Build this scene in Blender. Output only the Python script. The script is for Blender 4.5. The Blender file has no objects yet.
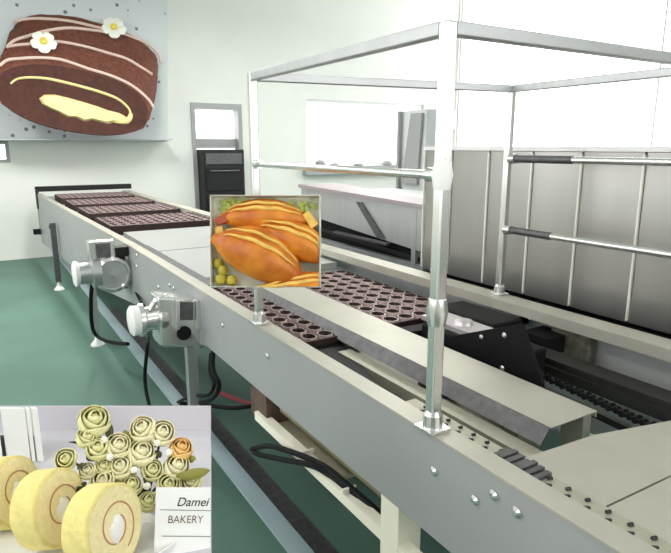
import bpy, bmesh, math, random
from mathutils import Vector, Matrix
random.seed(7)
PI = math.pi
V = Vector
scene = bpy.context.scene
C = bpy.data.collections.new('scene_objects'); scene.collection.children.link(C)

# ------------------------------------------------------------------ camera
FPX = 583.0
pitch = math.atan(130/FPX); yaw = math.radians(31.4)
H = 1.65
F = V((math.sin(yaw)*math.cos(pitch), math.cos(yaw)*math.cos(pitch), -math.sin(pitch)))
R = V((math.cos(yaw), -math.sin(yaw), 0)); U = R.cross(F)
cam_d = bpy.data.cameras.new('camera'); cam = bpy.data.objects.new('camera', cam_d); C.objects.link(cam)
cam_d.sensor_fit = 'HORIZONTAL'; cam_d.sensor_width = 36; cam_d.lens = 36*FPX/671
cam_d.clip_start = .05
M = Matrix((R, U, -F)).transposed().to_4x4(); M.translation = V((0, 0, H)); cam.matrix_world = M
scene.camera = cam
CP = V((0, 0, H))
def ray(x, y): return F*FPX+R*(x-335.5)+U*(276.5-y)
def at_z(x, y, z): d = ray(x, y); return CP+d*((z-H)/d.z)
def at_x(x, y, X): d = ray(x, y); return CP+d*(X/d.x)
def at_y(x, y, Y): d = ray(x, y); return CP+d*(Y/d.y)
def at_d(x, y, D):                        # point at horizontal distance D
    d = ray(x, y); return CP+d*(D/math.hypot(d.x, d.y))

# ------------------------------------------------------------------ materials
MATS = {}
def mat(name, col, rough=.5, metal=0, noise=0, nscale=8, stretch=(1, 1, 1), bump=0, col2=None, spec=.5, sss=0):
    if name in MATS: return MATS[name]
    m = bpy.data.materials.new(name); m.use_nodes = True
    nt = m.node_tree; b = nt.nodes['Principled BSDF']
    b.inputs['Base Color'].default_value = (*col, 1); b.inputs['Roughness'].default_value = rough
    b.inputs['Metallic'].default_value = metal; b.inputs['Specular IOR Level'].default_value = spec
    if sss:
        b.inputs['Subsurface Weight'].default_value = sss; b.inputs['Subsurface Scale'].default_value = .01
        b.inputs['Subsurface Radius'].default_value = (1, .6, .3)
    if noise or bump or col2:
        tc = nt.nodes.new('ShaderNodeTexCoord'); mp = nt.nodes.new('ShaderNodeMapping'); n = nt.nodes.new('ShaderNodeTexNoise')
        mp.inputs['Scale'].default_value = stretch; n.inputs['Scale'].default_value = nscale; n.inputs['Detail'].default_value = 5
        nt.links.new(tc.outputs['Object'], mp.inputs[0]); nt.links.new(mp.outputs[0], n.inputs['Vector'])
        if noise or col2:
            cr = nt.nodes.new('ShaderNodeValToRGB')
            c2 = col2 if col2 else tuple(max(0, c*(1-noise)) for c in col)
            cr.color_ramp.elements[0].position = .35; cr.color_ramp.elements[1].position = .65
            cr.color_ramp.elements[0].color = (*c2, 1); cr.color_ramp.elements[1].color = (*col, 1)
            nt.links.new(n.outputs['Fac'], cr.inputs[0]); nt.links.new(cr.outputs[0], b.inputs['Base Color'])
        if bump:
            bp = nt.nodes.new('ShaderNodeBump'); bp.inputs['Strength'].default_value = bump; bp.inputs['Distance'].default_value = .01
            nt.links.new(n.outputs['Fac'], bp.inputs['Height']); nt.links.new(bp.outputs[0], b.inputs['Normal'])
    MATS[name] = m; return m
wall_m = mat('wall_paint', (.72, .73, .69), .8, noise=.03, nscale=2)
ceil_m = mat('ceiling_paint', (.7, .71, .68), .9)
floor_m = mat('green_floor', (.105, .20, .158), .6, noise=.18, nscale=1.2, bump=.02, spec=.3)
steel = mat('brushed_steel', (.50, .51, .515), .42, .75, noise=.08, nscale=3, stretch=(1, 8, 1))
steel_side = mat('steel_side', (.40, .405, .41), .55, .3, noise=.06, nscale=2)
steel_pol = mat('polished_steel', (.74, .74, .73), .22, .9)
steel_panel = mat('steel_panel', (.43, .42, .40), .32, .95, noise=.05, nscale=2, stretch=(1, 6, 1))
lipm = mat('warm_steel', (.47, .45, .385), .45, .4, noise=.08, nscale=6)
cream_s = mat('cream_steel', (.42, .40, .32), .5, .3, noise=.06, nscale=5)
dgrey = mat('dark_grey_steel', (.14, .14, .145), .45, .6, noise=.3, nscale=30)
black = mat('black_plastic', (.006, .006, .007), .6, spec=.2)
blackm = mat('black_iron', (.012, .012, .012), .45, .3)
brass = mat('brass', (.65, .47, .2), .3, .9)
white_p = mat('white_plastic', (.85, .85, .84), .4)
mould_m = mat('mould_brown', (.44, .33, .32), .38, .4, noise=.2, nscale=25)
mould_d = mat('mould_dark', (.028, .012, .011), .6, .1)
beam_w = mat('white_beam', (.88, .85, .72), .45)
beam_b = mat('blue_grey_beam', (.36, .46, .50), .4, .3)
redm = mat('red_tape', (.55, .06, .09), .5)
brown_m = mat('brown_wood', (.13, .08, .06), .6, noise=.5, nscale=14)
frame_w = mat('window_frame_white', (.8, .81, .8), .5)
frame_g = mat('frame_grey', (.32, .33, .33), .5, .2)
# glass
gm = bpy.data.materials.new('window_glass'); gm.use_nodes = True; nt = gm.node_tree
for n in list(nt.nodes): nt.nodes.remove(n)
o_ = nt.nodes.new('ShaderNodeOutputMaterial'); mx = nt.nodes.new('ShaderNodeMixShader'); tr = nt.nodes.new('ShaderNodeBsdfTransparent'); gl = nt.nodes.new('ShaderNodeBsdfGlossy')
gl.inputs['Roughness'].default_value = .05; mx.inputs[0].default_value = .06
nt.links.new(tr.outputs[0], mx.inputs[1]); nt.links.new(gl.outputs[0], mx.inputs[2]); nt.links.new(mx.outputs[0], o_.inputs[0])

# ------------------------------------------------------------------ mesh helpers
def bm_(): return bmesh.new()
def box(bm, x0, x1, y0, y1, z0, z1, mx=None):
    vs = [bm.verts.new((x, y, z)) for x in (x0, x1) for y in (y0, y1) for z in (z0, z1)]
    if mx: 
        for v in vs: v.co = mx @ v.co
    for f in ((0, 1, 3, 2), (4, 6, 7, 5), (0, 4, 5, 1), (2, 3, 7, 6), (0, 2, 6, 4), (1, 5, 7, 3)):
        bm.faces.new([vs[i] for i in f])
def prism(bm, pts, d):
    """closed polygon pts swept by vector d"""
    a = [bm.verts.new(p) for p in pts]; b = [bm.verts.new(V(p)+V(d)) for p in pts]; n = len(pts)
    bm.faces.new(a[::-1]); bm.faces.new(b)
    for i in range(n): bm.faces.new((a[i], a[(i+1) % n], b[(i+1) % n], b[i]))
def frame_of(d):
    d = V(d).normalized(); a = V((0, 0, 1)) if abs(d.z) < .9 else V((1, 0, 0))
    u = d.cross(a).normalized(); return u, d.cross(u).normalized()
def tube(bm, pts, r, n=10, cap=True):
    pts = [V(p) for p in pts]; rings = []; u = None
    for i, p in enumerate(pts):
        d = (pts[min(i+1, len(pts)-1)]-pts[max(i-1, 0)]).normalized()
        if u is None: u, w = frame_of(d)
        else:
            u = (u-d*u.dot(d)).normalized(); w = d.cross(u)
        rr = r[i] if isinstance(r, (list, tuple)) else r
        rings.append([bm.verts.new(p+(u*math.cos(2*PI*k/n)+w*math.sin(2*PI*k/n))*rr) for k in range(n)])
    for a, b in zip(rings, rings[1:]):
        for k in range(n): bm.faces.new((a[k], a[(k+1) % n], b[(k+1) % n], b[k]))
    if cap: bm.faces.new(rings[0][::-1]); bm.faces.new(rings[-1])
def lathe(bm, base, axis, prof, n=24):
    """prof: list of (t along axis, radius)"""
    axis = V(axis).normalized(); base = V(base); u, w = frame_of(axis); rings = []
    for t, r in prof:
        rings.append([bm.verts.new(base+axis*t+(u*math.cos(2*PI*k/n)+w*math.sin(2*PI*k/n))*max(r, .0002)) for k in range(n)])
    for a, b in zip(rings, rings[1:]):
        for k in range(n): bm.faces.new((a[k], a[(k+1) % n], b[(k+1) % n], b[k]))
    bm.faces.new(rings[0][::-1]); bm.faces.new(rings[-1])
def smooth_path(pts, k=6):
    pts = [V(p) for p in pts]; P = [pts[0]]+pts+[pts[-1]]; out = []
    for i in range(1, len(P)-2):
        for j in range(k):
            t = j/k; a, b, c, d = P[i-1], P[i], P[i+1], P[i+2]
            out.append(.5*((2*b)+(c-a)*t+(2*a-5*b+4*c-d)*t*t+(3*b-a-3*c+d)*t**3))
    out.append(pts[-1]); return out
def finish(name, bm, m, parent=None, smooth=False, bevel=0, sub=0, loc=None):
    bmesh.ops.recalc_face_normals(bm, faces=bm.faces[:])
    o = V((0, 0, 0))
    if parent: o = V(parent['_o'])
    elif loc is not None: o = V(loc)
    for v in bm.verts: v.co -= o
    me = bpy.data.meshes.new(name); bm.to_mesh(me); bm.free()
    for mm in (m if isinstance(m, (list, tuple)) else [m]): me.materials.append(mm)
    if smooth:
        for p in me.polygons: p.use_smooth = True
        try: me.set_sharp_from_angle(angle=math.radians(40))
        except Exception: pass
    ob = bpy.data.objects.new(name, me); C.objects.link(ob)
    if parent:
        ob.parent = parent
        ob['_o'] = tuple(o)
    else:
        ob.location = o; ob['_o'] = tuple(o)
    if bevel:
        b = ob.modifiers.new('bevel', 'BEVEL'); b.width = bevel; b.segments = 2; b.limit_method = 'ANGLE'
    if sub:
        s = ob.modifiers.new('sub', 'SUBSURF'); s.levels = sub; s.render_levels = sub
    return ob
def tag(o, label, cat, group=None):
    o['label'] = label; o['category'] = cat
    if group: o['group'] = group
    return o
def thing(name, label, cat, loc, group=None):
    o = bpy.data.objects.new(name, None); C.objects.link(o); o.location = loc; o['_o'] = tuple(loc); o.empty_display_size = .1
    return tag(o, label, cat, group)
def struct(name, bm, m, parent=None, **k):
    o = finish(name, bm, m, parent, **k)
    if not parent: o['kind'] = 'structure'
    return o
def dup(root, dl, label):
    r = root.copy(); C.objects.link(r); r.location = root.location+V(dl); r['label'] = label
    for ch in list(root.children):
        c = ch.copy(); C.objects.link(c); c.parent = r
        for g in ch.children:
            d = g.copy(); C.objects.link(d); d.parent = c
    return r

# ------------------------------------------------------------------ room shell
XL, XR, YB, YF, ZC = -3.6, 9.0, 9.8, -3.0, 5.2
b = bm_(); box(b, XL-.2, XR+.2, YF-.2, YB+.2, -.1, 0); struct('floor', b, floor_m)
b = bm_(); box(b, XL-.2, XR+.2, YF-.2, YB+.2, ZC, ZC+.1); struct('ceiling', b, ceil_m)
def wall_with_holes(name, axis, pos, th, a0, a1, holes, m):
    """wall in plane axis=pos, spanning a0..a1, with rectangular holes (a,b,z0,z1)"""
    b = bm_(); holes = sorted(holes); cur = a0
    def bx(s0, s1, z0, z1):
        if s1-s0 < 1e-4 or z1-z0 < 1e-4: return
        if axis == 'y': box(b, s0, s1, min(pos, pos+th), max(pos, pos+th), z0, z1)
        else: box(b, min(pos, pos+th), max(pos, pos+th), s0, s1, z0, z1)
    for h in holes:
        bx(cur, h[0], 0, ZC); bx(h[0], h[1], 0, h[2]); bx(h[0], h[1], h[3], ZC); cur = h[1]
    bx(cur, a1, 0, ZC)
    return struct(name, b, m)
WB = [(-.7, .47, 1.42, 1.73), (3.17, 4.07, 0, 2.36), (5.35, 8.15, 1.28, 2.5)]
wall_with_holes('wall_back', 'y', YB, .2, XL, XR, WB, wall_m)
WR = [(1.0, 9.77, 1.1, 5.15)]
wall_with_holes('wall_right', 'x', XR, .2, YF, YB, WR, wall_m)
WL = [(-1.5, 2.0, 1.2, 3.6), (3.0, 7.0, 1.2, 3.6)]  # openings for the added left windows
wall_with_holes('wall_left', 'x', XL, -.2, YF, YB, WL, wall_m)
wall_with_holes('wall_front', 'y', YF, -.2, XL, XR, [(0, 5, 1.2, 3.6)], wall_m)
def window(name, axis, pos, a0, a1, z0, z1, nv, nh=0, fm=frame_w, w=.05):
    b = bm_()
    def bx(s0, s1, zz0, zz1):
        if axis == 'y': box(b, s0, s1, pos-.03, pos+.05, zz0, zz1)
        else: box(b, pos-.03, pos+.05, s0, s1, zz0, zz1)
    bx(a0, a0+w, z0, z1); bx(a1-w, a1, z0, z1); bx(a0+w, a1-w, z0, z0+w); bx(a0+w, a1-w, z1-w, z1)
    for i in range(1, nv):
        x = a0+(a1-a0)*i/nv; bx(x-w/2, x+w/2, z0+w, z1-w)
    for i in range(1, nh):
        z = z0+(z1-z0)*i/nh; bx(a0+w, a1-w, z-w/2, z+w/2)
    o = struct(name, b, fm)
    b = bm_()
    if axis == 'y': box(b, a0+.01, a1-.01, pos+.06, pos+.066, z0+.01, z1-.01)
    else: box(b, pos+.06, pos+.066, a0+.01, a1-.01, z0+.01, z1-.01)
    struct('window_pane', b, gm, o)
    return o
window('window_1', 'y', YB+.1, -.7, .47, 1.42, 1.73, 2, fm=frame_g)
w2 = window('window_2', 'y', YB+.1, 5.35, 8.15, 1.28, 2.5, 3)
window('window_3', 'x', XR+.08, 1.0, 9.77, 1.1, 5.15, 2, 1, w=.03)
window('added_window_4', 'x', XL-.15, -1.5, 2.0, 1.2, 3.6, 3)  # unseen window added for a bright reflection in the tunnel panels
window('added_window_5', 'x', XL-.15, 3.0, 7.0, 1.2, 3.6, 3)  # second unseen window added for the same reflection
window('window_6', 'y', YF-.15, 0, 5, 1.2, 3.6, 4)
b = bm_(); box(b, 5.25, 8.3, YB-.16, YB+.1, 1.13, 1.275); struct('trim_1', b, frame_g)     # grey window sill
# doorway in the back wall with glazing above and an oven standing in it
b = bm_(); box(b, 3.17, 3.24, YB-.02, YB+.2, 0, 2.36); box(b, 4.0, 4.07, YB-.02, YB+.2, 0, 2.36); box(b, 3.24, 4.0, YB-.02, YB+.2, 2.26, 2.36)
box(b, 3.24, 4.0, YB+.1, YB+.2, 1.62, 1.78)
d1 = struct('door_1', b, frame_g)
b = bm_(); box(b, 3.24, 4.0, YB+.15, YB+.155, 1.78, 2.26); struct('transom_pane', b, gm, d1)
# items on the sill of window 2
def sill_item(x, w, h, label, cat, name, m):
    b = bm_(); n = 9
    prof = [(0, w*.42), (h*.2, w*.5), (h*.75, w*.46), (h, w*.25)]
    lathe(b, (x, YB-.03, 1.276), (0, 0, 1), prof, 12)
    tag(finish(name, b, m, None, smooth=True, loc=(x, YB-.03, 1.276)), label, cat, 'things on the window sill')
sill_item(5.62, .2, .13, 'low grey bag-like sack at the left end of the far window sill', 'sack', 'flour_sack', frame_g)
sill_item(5.95, .16, .07, 'small grey bowl second from the left on the far window sill', 'bowl', 'metal_bowl', frame_g)
sill_item(6.5, .18, .06, 'small grey bowl in the middle of the far window sill', 'bowl', 'metal_bowl', frame_g)
sill_item(7.2, .2, .1, 'grey pot right of the middle of the far window sill', 'pot', 'metal_pot', frame_g)

# oven in the doorway
ov = thing('oven', 'black oven with glass doors standing in the doorway of the far wall', 'oven', (3.62, 9.8, 0))
b = bm_(); box(b, 3.25, 3.99, 9.55, 10.05, .05, 1.6); finish('oven_body', b, blackm, ov, bevel=.01)
for z0, z1 in ((.42, .86), (.92, 1.3)):
    b = bm_(); box(b, 3.3, 3.94, 9.525, 9.548, z0, z1); dr = finish('oven_door', b, mat('oven_glass', (.02, .02, .022), .15), ov)
    b = bm_(); tube(b, [(3.36, 9.50, z1-.05), (3.88, 9.50, z1-.05)], .013); 
    for xx in (3.4, 3.84): tube(b, [(xx, 9.50, z1-.05), (xx, 9.526, z1-.05)], .009)
    finish('door_handle', b, dgrey, dr)
b = bm_(); box(b, 3.3, 3.94, 9.53, 9.548, 1.36, 1.54); finish('control_panel', b, dgrey, ov)
for xx in (3.3, 3.92):
    for yy in (9.6, 10.0):
        b = bm_(); box(b, xx-.02, xx+.02, yy-.02, yy+.02, 0, .05); finish('foot', b, blackm, ov)

# electric box on the far end of the back wall
b = bm_(); box(b, 8.62, 8.92, YB-.14, YB, 1.98, 2.42); eb = tag(finish('electric_box', b, frame_g, None, bevel=.01, loc=(8.77, YB, 1.98)), 'grey electric box on the white far wall beside the right corner', 'electric box')
b = bm_(); box(b, 8.65, 8.89, YB-.15, YB-.141, 2.01, 2.39); finish('box_door', b, mat('mid_grey', (.45, .47, .47), .5), eb)

# ------------------------------------------------------------------ conveyor
cv = thing('conveyor', 'long stainless steel cake conveyor standing on the green floor', 'conveyor', (1.4, 4.5, 0))
NX = lambda y: .83 if y < 4 else .83-.12*(y-4)/5.2
# near side panel: deep far half, shallow near half, top lip turned inwards
b = bm_()
prof = [(-.3, .745), (2.5, .745), (2.75, .70), (4.0, .60), (5.2, .47), (9.2, .31)]
for (ya, za), (yb, zb) in zip(prof, prof[1:]):
    vs = []
    for dx in (0, .012):
        vs += [b.verts.new((NX(ya)+dx, ya, za)), b.verts.new((NX(yb)+dx, yb, zb)), b.verts.new((NX(yb)+dx, yb, 1.0)), b.verts.new((NX(ya)+dx, ya, 1.0))]
    for f in ((0, 1, 2, 3), (7, 6, 5, 4), (0, 4, 5, 1), (3, 2, 6, 7)): b.faces.new([vs[i] for i in f])
    if ya < 0: b.faces.new([vs[i] for i in (0, 3, 7, 4)])
    if yb > 9: b.faces.new([vs[i] for i in (1, 5, 6, 2)])
sp = finish('side_panel', b, steel_side, cv)
b = bm_()
for ya, yb in ((-.3, 4.0), (4.0, 9.2)):
    prism(b, [(NX(ya)-.004, ya, 1.0), (NX(ya)+.055, ya, 1.0), (NX(yb)+.055, yb, 1.0), (NX(yb)-.004, yb, 1.0)], (0, 0, .006))
    prism(b, [(NX(ya)+.049, ya, .955), (NX(ya)+.055, ya, .955), (NX(yb)+.055, yb, .955), (NX(yb)+.049, yb, .955)], (0, 0, .045))
lp = finish('top_rail', b, lipm, cv)
# screws on the side panel
for (x, y) in ((223, 325), (268, 356), (434, 471), (475, 500), (494, 495), (517, 512), (137, 255), (137, 266), (159, 287), (170, 285), (174, 288)):
    P = at_x(x, y, .828)
    b = bm_(); lathe(b, (NX(P.y)-.001, P.y, P.z), (-1, 0, 0), [(0, .012), (.004, .012), (.009, .006)], 12); finish('screw', b, steel_pol, sp)
# far side rail
b = bm_(); box(b, 1.95, 1.962, -.3, 9.2, .70, 1.0); finish('side_panel', b, steel_side, cv)
b = bm_(); box(b, 1.86, 1.965, -.3, 9.2, 1.0, 1.007); box(b, 1.86, 1.866, -.3, 9.2, .965, 1.0); box(b, 1.89, 1.95, -.3, 2.9, .80, .83)
finish('top_rail', b, lipm, cv)
# far end plate and roller
b = bm_(); box(b, .70, 1.962, 9.19, 9.205, .45, .96); finish('end_plate', b, steel_side, cv)
b = bm_(); box(b, .70, 2.0, 9.19, 9.3, 1.03, 1.10); box(b, .695, .73, 9.1, 9.21, .80, 1.06); finish('end_roller_guard', b, blackm, cv)
b = bm_(); box(b, .61, .70, 9.05, 9.15, .45, .52); finish('bearing_block', b, black, cv)
# deck plates, cross members
b = bm_(); box(b, .92, 1.85, 2.95, 9.15, .90, .915); finish('deck_plate', b, steel, cv)
b = bm_(); box(b, 1.0, 1.84, 3.0, 3.95, .916, .955); box(b, 1.0, 1.84, 3.97, 5.02, .916, .955); finish('cover_plate', b, mat('pale_steel', (.40, .41, .40), .45, .5), cv)
b = bm_(); prism(b, [(.925, 2.75, .952), (.985, 2.75, .952), (.985, 4.15, .952), (.925, 4.15, .952)], (0, 0, .02)); finish('guide_strip', b, dgrey, cv)
# discharge plates at the near end
b = bm_(); prism(b, [(.958, .79, .966), (1.2, .775, .966), (1.46, .715, .966), (1.85, .64, .966), (1.85, .565, .966), (.958, .585, .966)], (0, 0, .006)); finish('discharge_plate', b, lipm, cv)
b = bm_(); prism(b, [(.958, .58, .966), (1.85, .56, .966), (1.85, -.3, .966), (.958, -.3, .966)], (0, 0, .006)); finish('discharge_plate', b, lipm, cv)
# slotted chain guide inside the near rail
b = bm_(); box(b, .888, .957, -.2, 1.15, .955, .979); finish('chain_guide', b, cream_s, cv)
b = bm_()
y = -.15
while y < 1.12:
    s = .017
    tube(b, [(.905, y, .981), (.913, y-.006, .982), (.925, y-.009, .981)], [.002, .005, .003], 6)
    tube(b, [(.938, y+.01, .981), (.947, y+.006, .982)], .0038, 6)
    y += .044
finish('chain_link', b, blackm, cv)['kind'] = 'stuff'
b = bm_()
for k in range(7): box(b, .90+.004*(k % 2), .955, .70+k*.018, .713+k*.018, .980, .988+.003*(k % 3))
finish('chain_joint', b, dgrey, cv)
# centre cover (inverted tray) with sloping skirt
b = bm_()
cs = [(1.35, .94), (1.35, .955), (1.17, .955), (1.167, .958), (1.353, .958), (1.353, .94)]
prism(b, [(x, .87, z) for x, z in cs], (0, 1.9, 0)); finish('centre_cover', b, lipm, cv)
b = bm_(); prism(b, [(1.17, .872, .957), (1.140, .872, .917), (1.135, .872, .917), (1.165, .872, .957)], (0, 1.89, 0)); finish('cover_skirt', b, dgrey, cv)
b = bm_(); box(b, 1.17, 1.30, 1.0, 2.75, .74, .83)
for yy in (1.0, 1.38, 1.95, 2.6): box(b, 1.20, 1.32, yy, yy+.05, .825, .954)
finish('centre_beam', b, cream_s, cv)
b = bm_(); prism(b, [(1.31, .88, .954), (1.345, .88, .954), (1.345, .88, .78), (1.325, .88, .78)], (0, .07, 0)); finish('end_bracket', b, cream_s, cv)
# cream inner beam beneath the chain guide
b = bm_(); box(b, 1.08, 1.135, .85, 1.75, .84, .905); finish('inner_beam', b, cream_s, cv)
b = bm_(); box(b, .86, 1.16, 1.15, 1.8, .70, .74); box(b, 1.02, 1.16, 1.2, 1.32, .745, .87); box(b, .95, 1.1, 1.5, 1.62, .745, .87)
finish('drive_bracket', b, mat('dull_brass', (.30, .25, .14), .5, .6), cv)
b = bm_(); box(b, .91, 1.07, 1.32, 1.84, .80, .87); box(b, .91, 1.16, 1.84, 2.9, .78, .835); finish('dark_opening_fill', b, black, cv)  # black boxes put the opening's shade into solid colour
# drive chains
def chain(x0, y0, x1, y1, z, name='drive_chain'):
    b = bm_(); A = V((x0, y0, z)); B = V((x1, y1, z)); n = int((B-A).length/.022); d = (B-A)/n; s = V((-d.y, d.x, 0)).normalized()
    for i in range(n):
        p = A+d*i+s*(.006 if i % 2 else .010)
        for sg in (1, -1):
            q = A+d*(i+.5)+s*sg*(.007 if i % 2 else .012)
            vs = []
            lathe(b, q-s*.0015, s, [(0, .011), (.003, .011)], 8)
        tube(b, [A+d*i-s*.012, A+d*i+s*.012], .006, 6)
    finish(name, b, blackm, cv)
chain(1.56, 1.3, 1.47, .40, .90)
b = bm_(); prism(b, [(1.50, 1.35, .875), (1.515, 1.35, .875), (1.43, .35, .875), (1.415, .35, .875)], (0, 0, .02)); finish('chain_track', b, blackm, cv)
b = bm_(); box(b, 1.70, 1.79, -.2, 1.62, .86, .90); box(b, 1.69, 1.70, -.2, 1.62, .84, .875); finish('inner_beam', b, mat('dark_iron', (.03, .028, .026), .5, .4), cv)
# bearing and bolt hardware on the inside of the far rail
for i, (x, y) in enumerate(((531, 318), (548, 322), (564, 327), (579, 343), (578, 355), (590, 341))):
    P = at_x(x, y, 1.93); b = bm_(); r = (.011, .012, .012, .021, .014, .01)[i]
    lathe(b, P, (-1, -.4, .3), [(0, r), (.012, r), (.018, r*.6)], 10); finish('bolt', b, steel_pol, cv, smooth=True)
b = bm_(); P = at_x(583, 345, 1.93); box(b, 1.90, 1.945, P.y-.05, P.y+.13, .84, .955); finish('bearing_housing', b, mat('bronze_steel', (.30, .27, .22), .4, .7, noise=.4, nscale=30), cv, bevel=.006)
b = bm_(); P = at_x(550, 338, 1.9); box(b, 1.80, 1.93, P.y-.07, P.y+.06, .86, .93); finish('sprocket_block', b, black, cv); b = bm_(); tube(b, [(1.8, P.y+.15, .93), (1.93, P.y+.15, .93)], .018); finish('roller_shaft', b, black, cv)
# cross members and legs
b = bm_()
for yy in (.35, 2.7, 4.4, 6.6, 8.6): box(b, NX(yy)+.02, 1.94, yy, yy+.05, .80, .85)
finish('cross_member', b, steel_side, cv)
def leg(x, y, z1, w=.022, mt=steel, foot=True, z0=.1):
    b = bm_(); box(b, x-w, x+w, y-w, y+w, z0, z1); l = finish('leg', b, mt, cv)
    if foot:
        b = bm_(); lathe(b, (x, y, 0), (0, 0, 1), [(0, .055), (.012, .055), (.05, .022), (.1, .012), (.12, .012)], 16); finish('levelling_foot', b, white_p, l, smooth=True)
leg(.70, 7.4, .79, .03, dgrey); leg(.73, 5.08, .55, .024, steel)
leg(.80, 2.66, .74, .024, steel); leg(1.95, 7.4, .72); leg(1.95, 5.08, .72); leg(1.95, 2.66, .72)
leg(.87, 1.09, .75, .038, beam_w, True); leg(1.95, .9, .72, .03, beam_w)
b = bm_(); box(b, .66, .72, 7.38, 7.42, .73, .77); finish('leg_clamp', b, dgrey, cv)
# long lower beams: blue grey channel and cream beam with clips
b = bm_(); box(b, .82, .895, .3, 8.6, .20, .215); box(b, .88, .895, .3, 8.6, .10, .20); finish('lower_beam', b, beam_b, cv)
b = bm_(); box(b, .90, 1.0, .3, 5.6, .13, .17); finish('conveyor_shadow_slab', b, dgrey, cv)  # dark slab stands in for the conveyor's shadow on the floor
b = bm_(); box(b, .835, .872, .0, 1.98, .598, .632); lb = finish('lower_beam', b, beam_w, cv)
for yy in (1.32, 1.58):
    b = bm_(); box(b, .832, .88, yy, yy+.008, .633, .648); finish('cable_clip', b, beam_w, lb)
b = bm_(); box(b, .85, 1.02, 1.9, 2.05, .60, .72); finish('junction_block', b, brown_m, cv)
b = bm_(); box(b, .90, 1.02, 1.45, 1.9, .585, .60); finish('lower_shelf', b, mat('beige_shelf', (.42, .38, .27), .6), cv)

# black gearbox plate at the drive
gb = thing('drive_gearbox', 'black drive gearbox plate with bright bolts in the middle of the conveyor', 'gearbox', (1.5, 1.4, .7))
pl = [at_x(x, y, 1.46) for x, y in ((463, 334), (521, 324), (542, 383), (541, 396), (436, 350), (443, 338))]
pl = [V((1.46, p.y, p.z)) for p in pl]
b = bm_(); prism(b, pl, (.014, 0, 0)); fp = finish('front_plate', b, black, gb)
for x, y in ((482, 337), (505, 335), (503, 368)):
    P = at_x(x, y, 1.459); b = bm_(); lathe(b, P, (-1, 0, 0), [(0, .010), (.005, .010), (.009, .005)], 10); finish('bolt', b, steel_pol, fp)
b = bm_(); box(b, 1.474, 1.66, 1.28, 1.75, .80, .955); finish('gear_case', b, black, gb, bevel=.01)
b = bm_(); box(b, 1.50, 1.62, 1.5, 1.78, .956, .975); lathe(b, (1.56, 1.6, .975), (0, 0, 1), [(0, .04), (.015, .035), (.02, .01)], 14); finish('top_plate', b, mat('pinkish_steel', (.62, .58, .60), .35, .6), gb)
b = bm_(); box(b, 1.67, 1.84, 1.55, 1.9, .86, .965); finish('rear_case', b, black, gb, bevel=.01)
b = bm_(); box(b, 1.49, 1.53, 1.4, 1.7, .70, .80); finish('mounting_foot', b, blackm, gb)

# ------------------------------------------------------------------ mould trays
def mould_tray(name, label, x0, x1, y0, y1, z, nx, ny, group, depth=.045):
    t = thing(name, label, 'mould tray', ((x0+x1)/2, (y0+y1)/2, z-depth-.01), group)
    b = bm_(); dx, dy = (x1-x0)/nx, (y1-y0)/ny; e = .16
    for i in range(nx):
        for j in range(ny):
            a0, a1, c0, c1 = x0+i*dx, x0+(i+1)*dx, y0+j*dy, y0+(j+1)*dy
            def ring(m, zz):
                k = 8; cx_, cy_ = (a0+a1)/2, (c0+c1)/2
                return [b.verts.new((cx_+math.cos(2*PI*q/k+PI/8)*dx*m, cy_+math.sin(2*PI*q/k+PI/8)*dy*m, zz)) for q in range(k)]
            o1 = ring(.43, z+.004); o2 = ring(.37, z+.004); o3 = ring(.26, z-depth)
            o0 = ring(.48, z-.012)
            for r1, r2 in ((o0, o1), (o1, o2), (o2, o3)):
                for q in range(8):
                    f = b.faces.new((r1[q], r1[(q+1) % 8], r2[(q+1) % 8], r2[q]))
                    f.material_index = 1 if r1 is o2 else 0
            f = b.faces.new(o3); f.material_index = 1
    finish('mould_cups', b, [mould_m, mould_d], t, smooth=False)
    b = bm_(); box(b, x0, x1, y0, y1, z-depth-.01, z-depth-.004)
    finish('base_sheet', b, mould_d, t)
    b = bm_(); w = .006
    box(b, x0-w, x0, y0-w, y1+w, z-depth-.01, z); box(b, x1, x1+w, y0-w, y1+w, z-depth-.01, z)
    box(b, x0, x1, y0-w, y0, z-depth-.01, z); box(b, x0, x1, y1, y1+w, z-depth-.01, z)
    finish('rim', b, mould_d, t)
    return t
g = 'mould trays on the conveyor'
T0 = mould_tray('mould_tray', 'brown cake mould tray nearest the pale cover plates on the far half', .93, 1.84, 5.14, 5.88, .995, 12, 6, g, .07)
dup(T0, (0, 1.10, 0), 'second brown mould tray behind the pale cover plates on the far half')
dup(T0, (0, 2.16, 0), 'third brown mould tray behind the pale cover plates, second from the far end')
dup(T0, (0, 3.2, 0), 'brown mould tray at the very far end of the conveyor, under the black guard')
mould_tray('mould_tray', 'brown mould tray in the left lane between near rail and centre cover', .93, 1.15, 1.86, 2.90, .925, 3, 12, 'mould trays beside the centre cover')
mould_tray('mould_tray', 'brown mould tray in the right lane between centre cover and far rail', 1.41, 1.82, 1.88, 2.90, .925, 5, 11, 'mould trays beside the centre cover')
# tray carriers so that trays lie on something
b = bm_()
for x in (.95, 1.13, 1.45, 1.78): box(b, x-.01, x+.01, 1.7, 2.94, .845, .869)
finish('tray_track', b, dgrey, cv)
b = bm_(); prism(b, [(1.40, 1.80, .86), (1.84, 1.70, .86), (1.84, 1.82, .86), (1.40, 1.87, .86)], (0, 0, .05)); finish('lane_stop', b, black, cv)
b = bm_(); prism(b, [(.93, 1.42, .85), (1.03, 1.42, .85), (1.16, 1.86, .85), (.93, 1.86, .85)], (0, 0, .05)); finish('lane_stop', b, black, cv)

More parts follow.
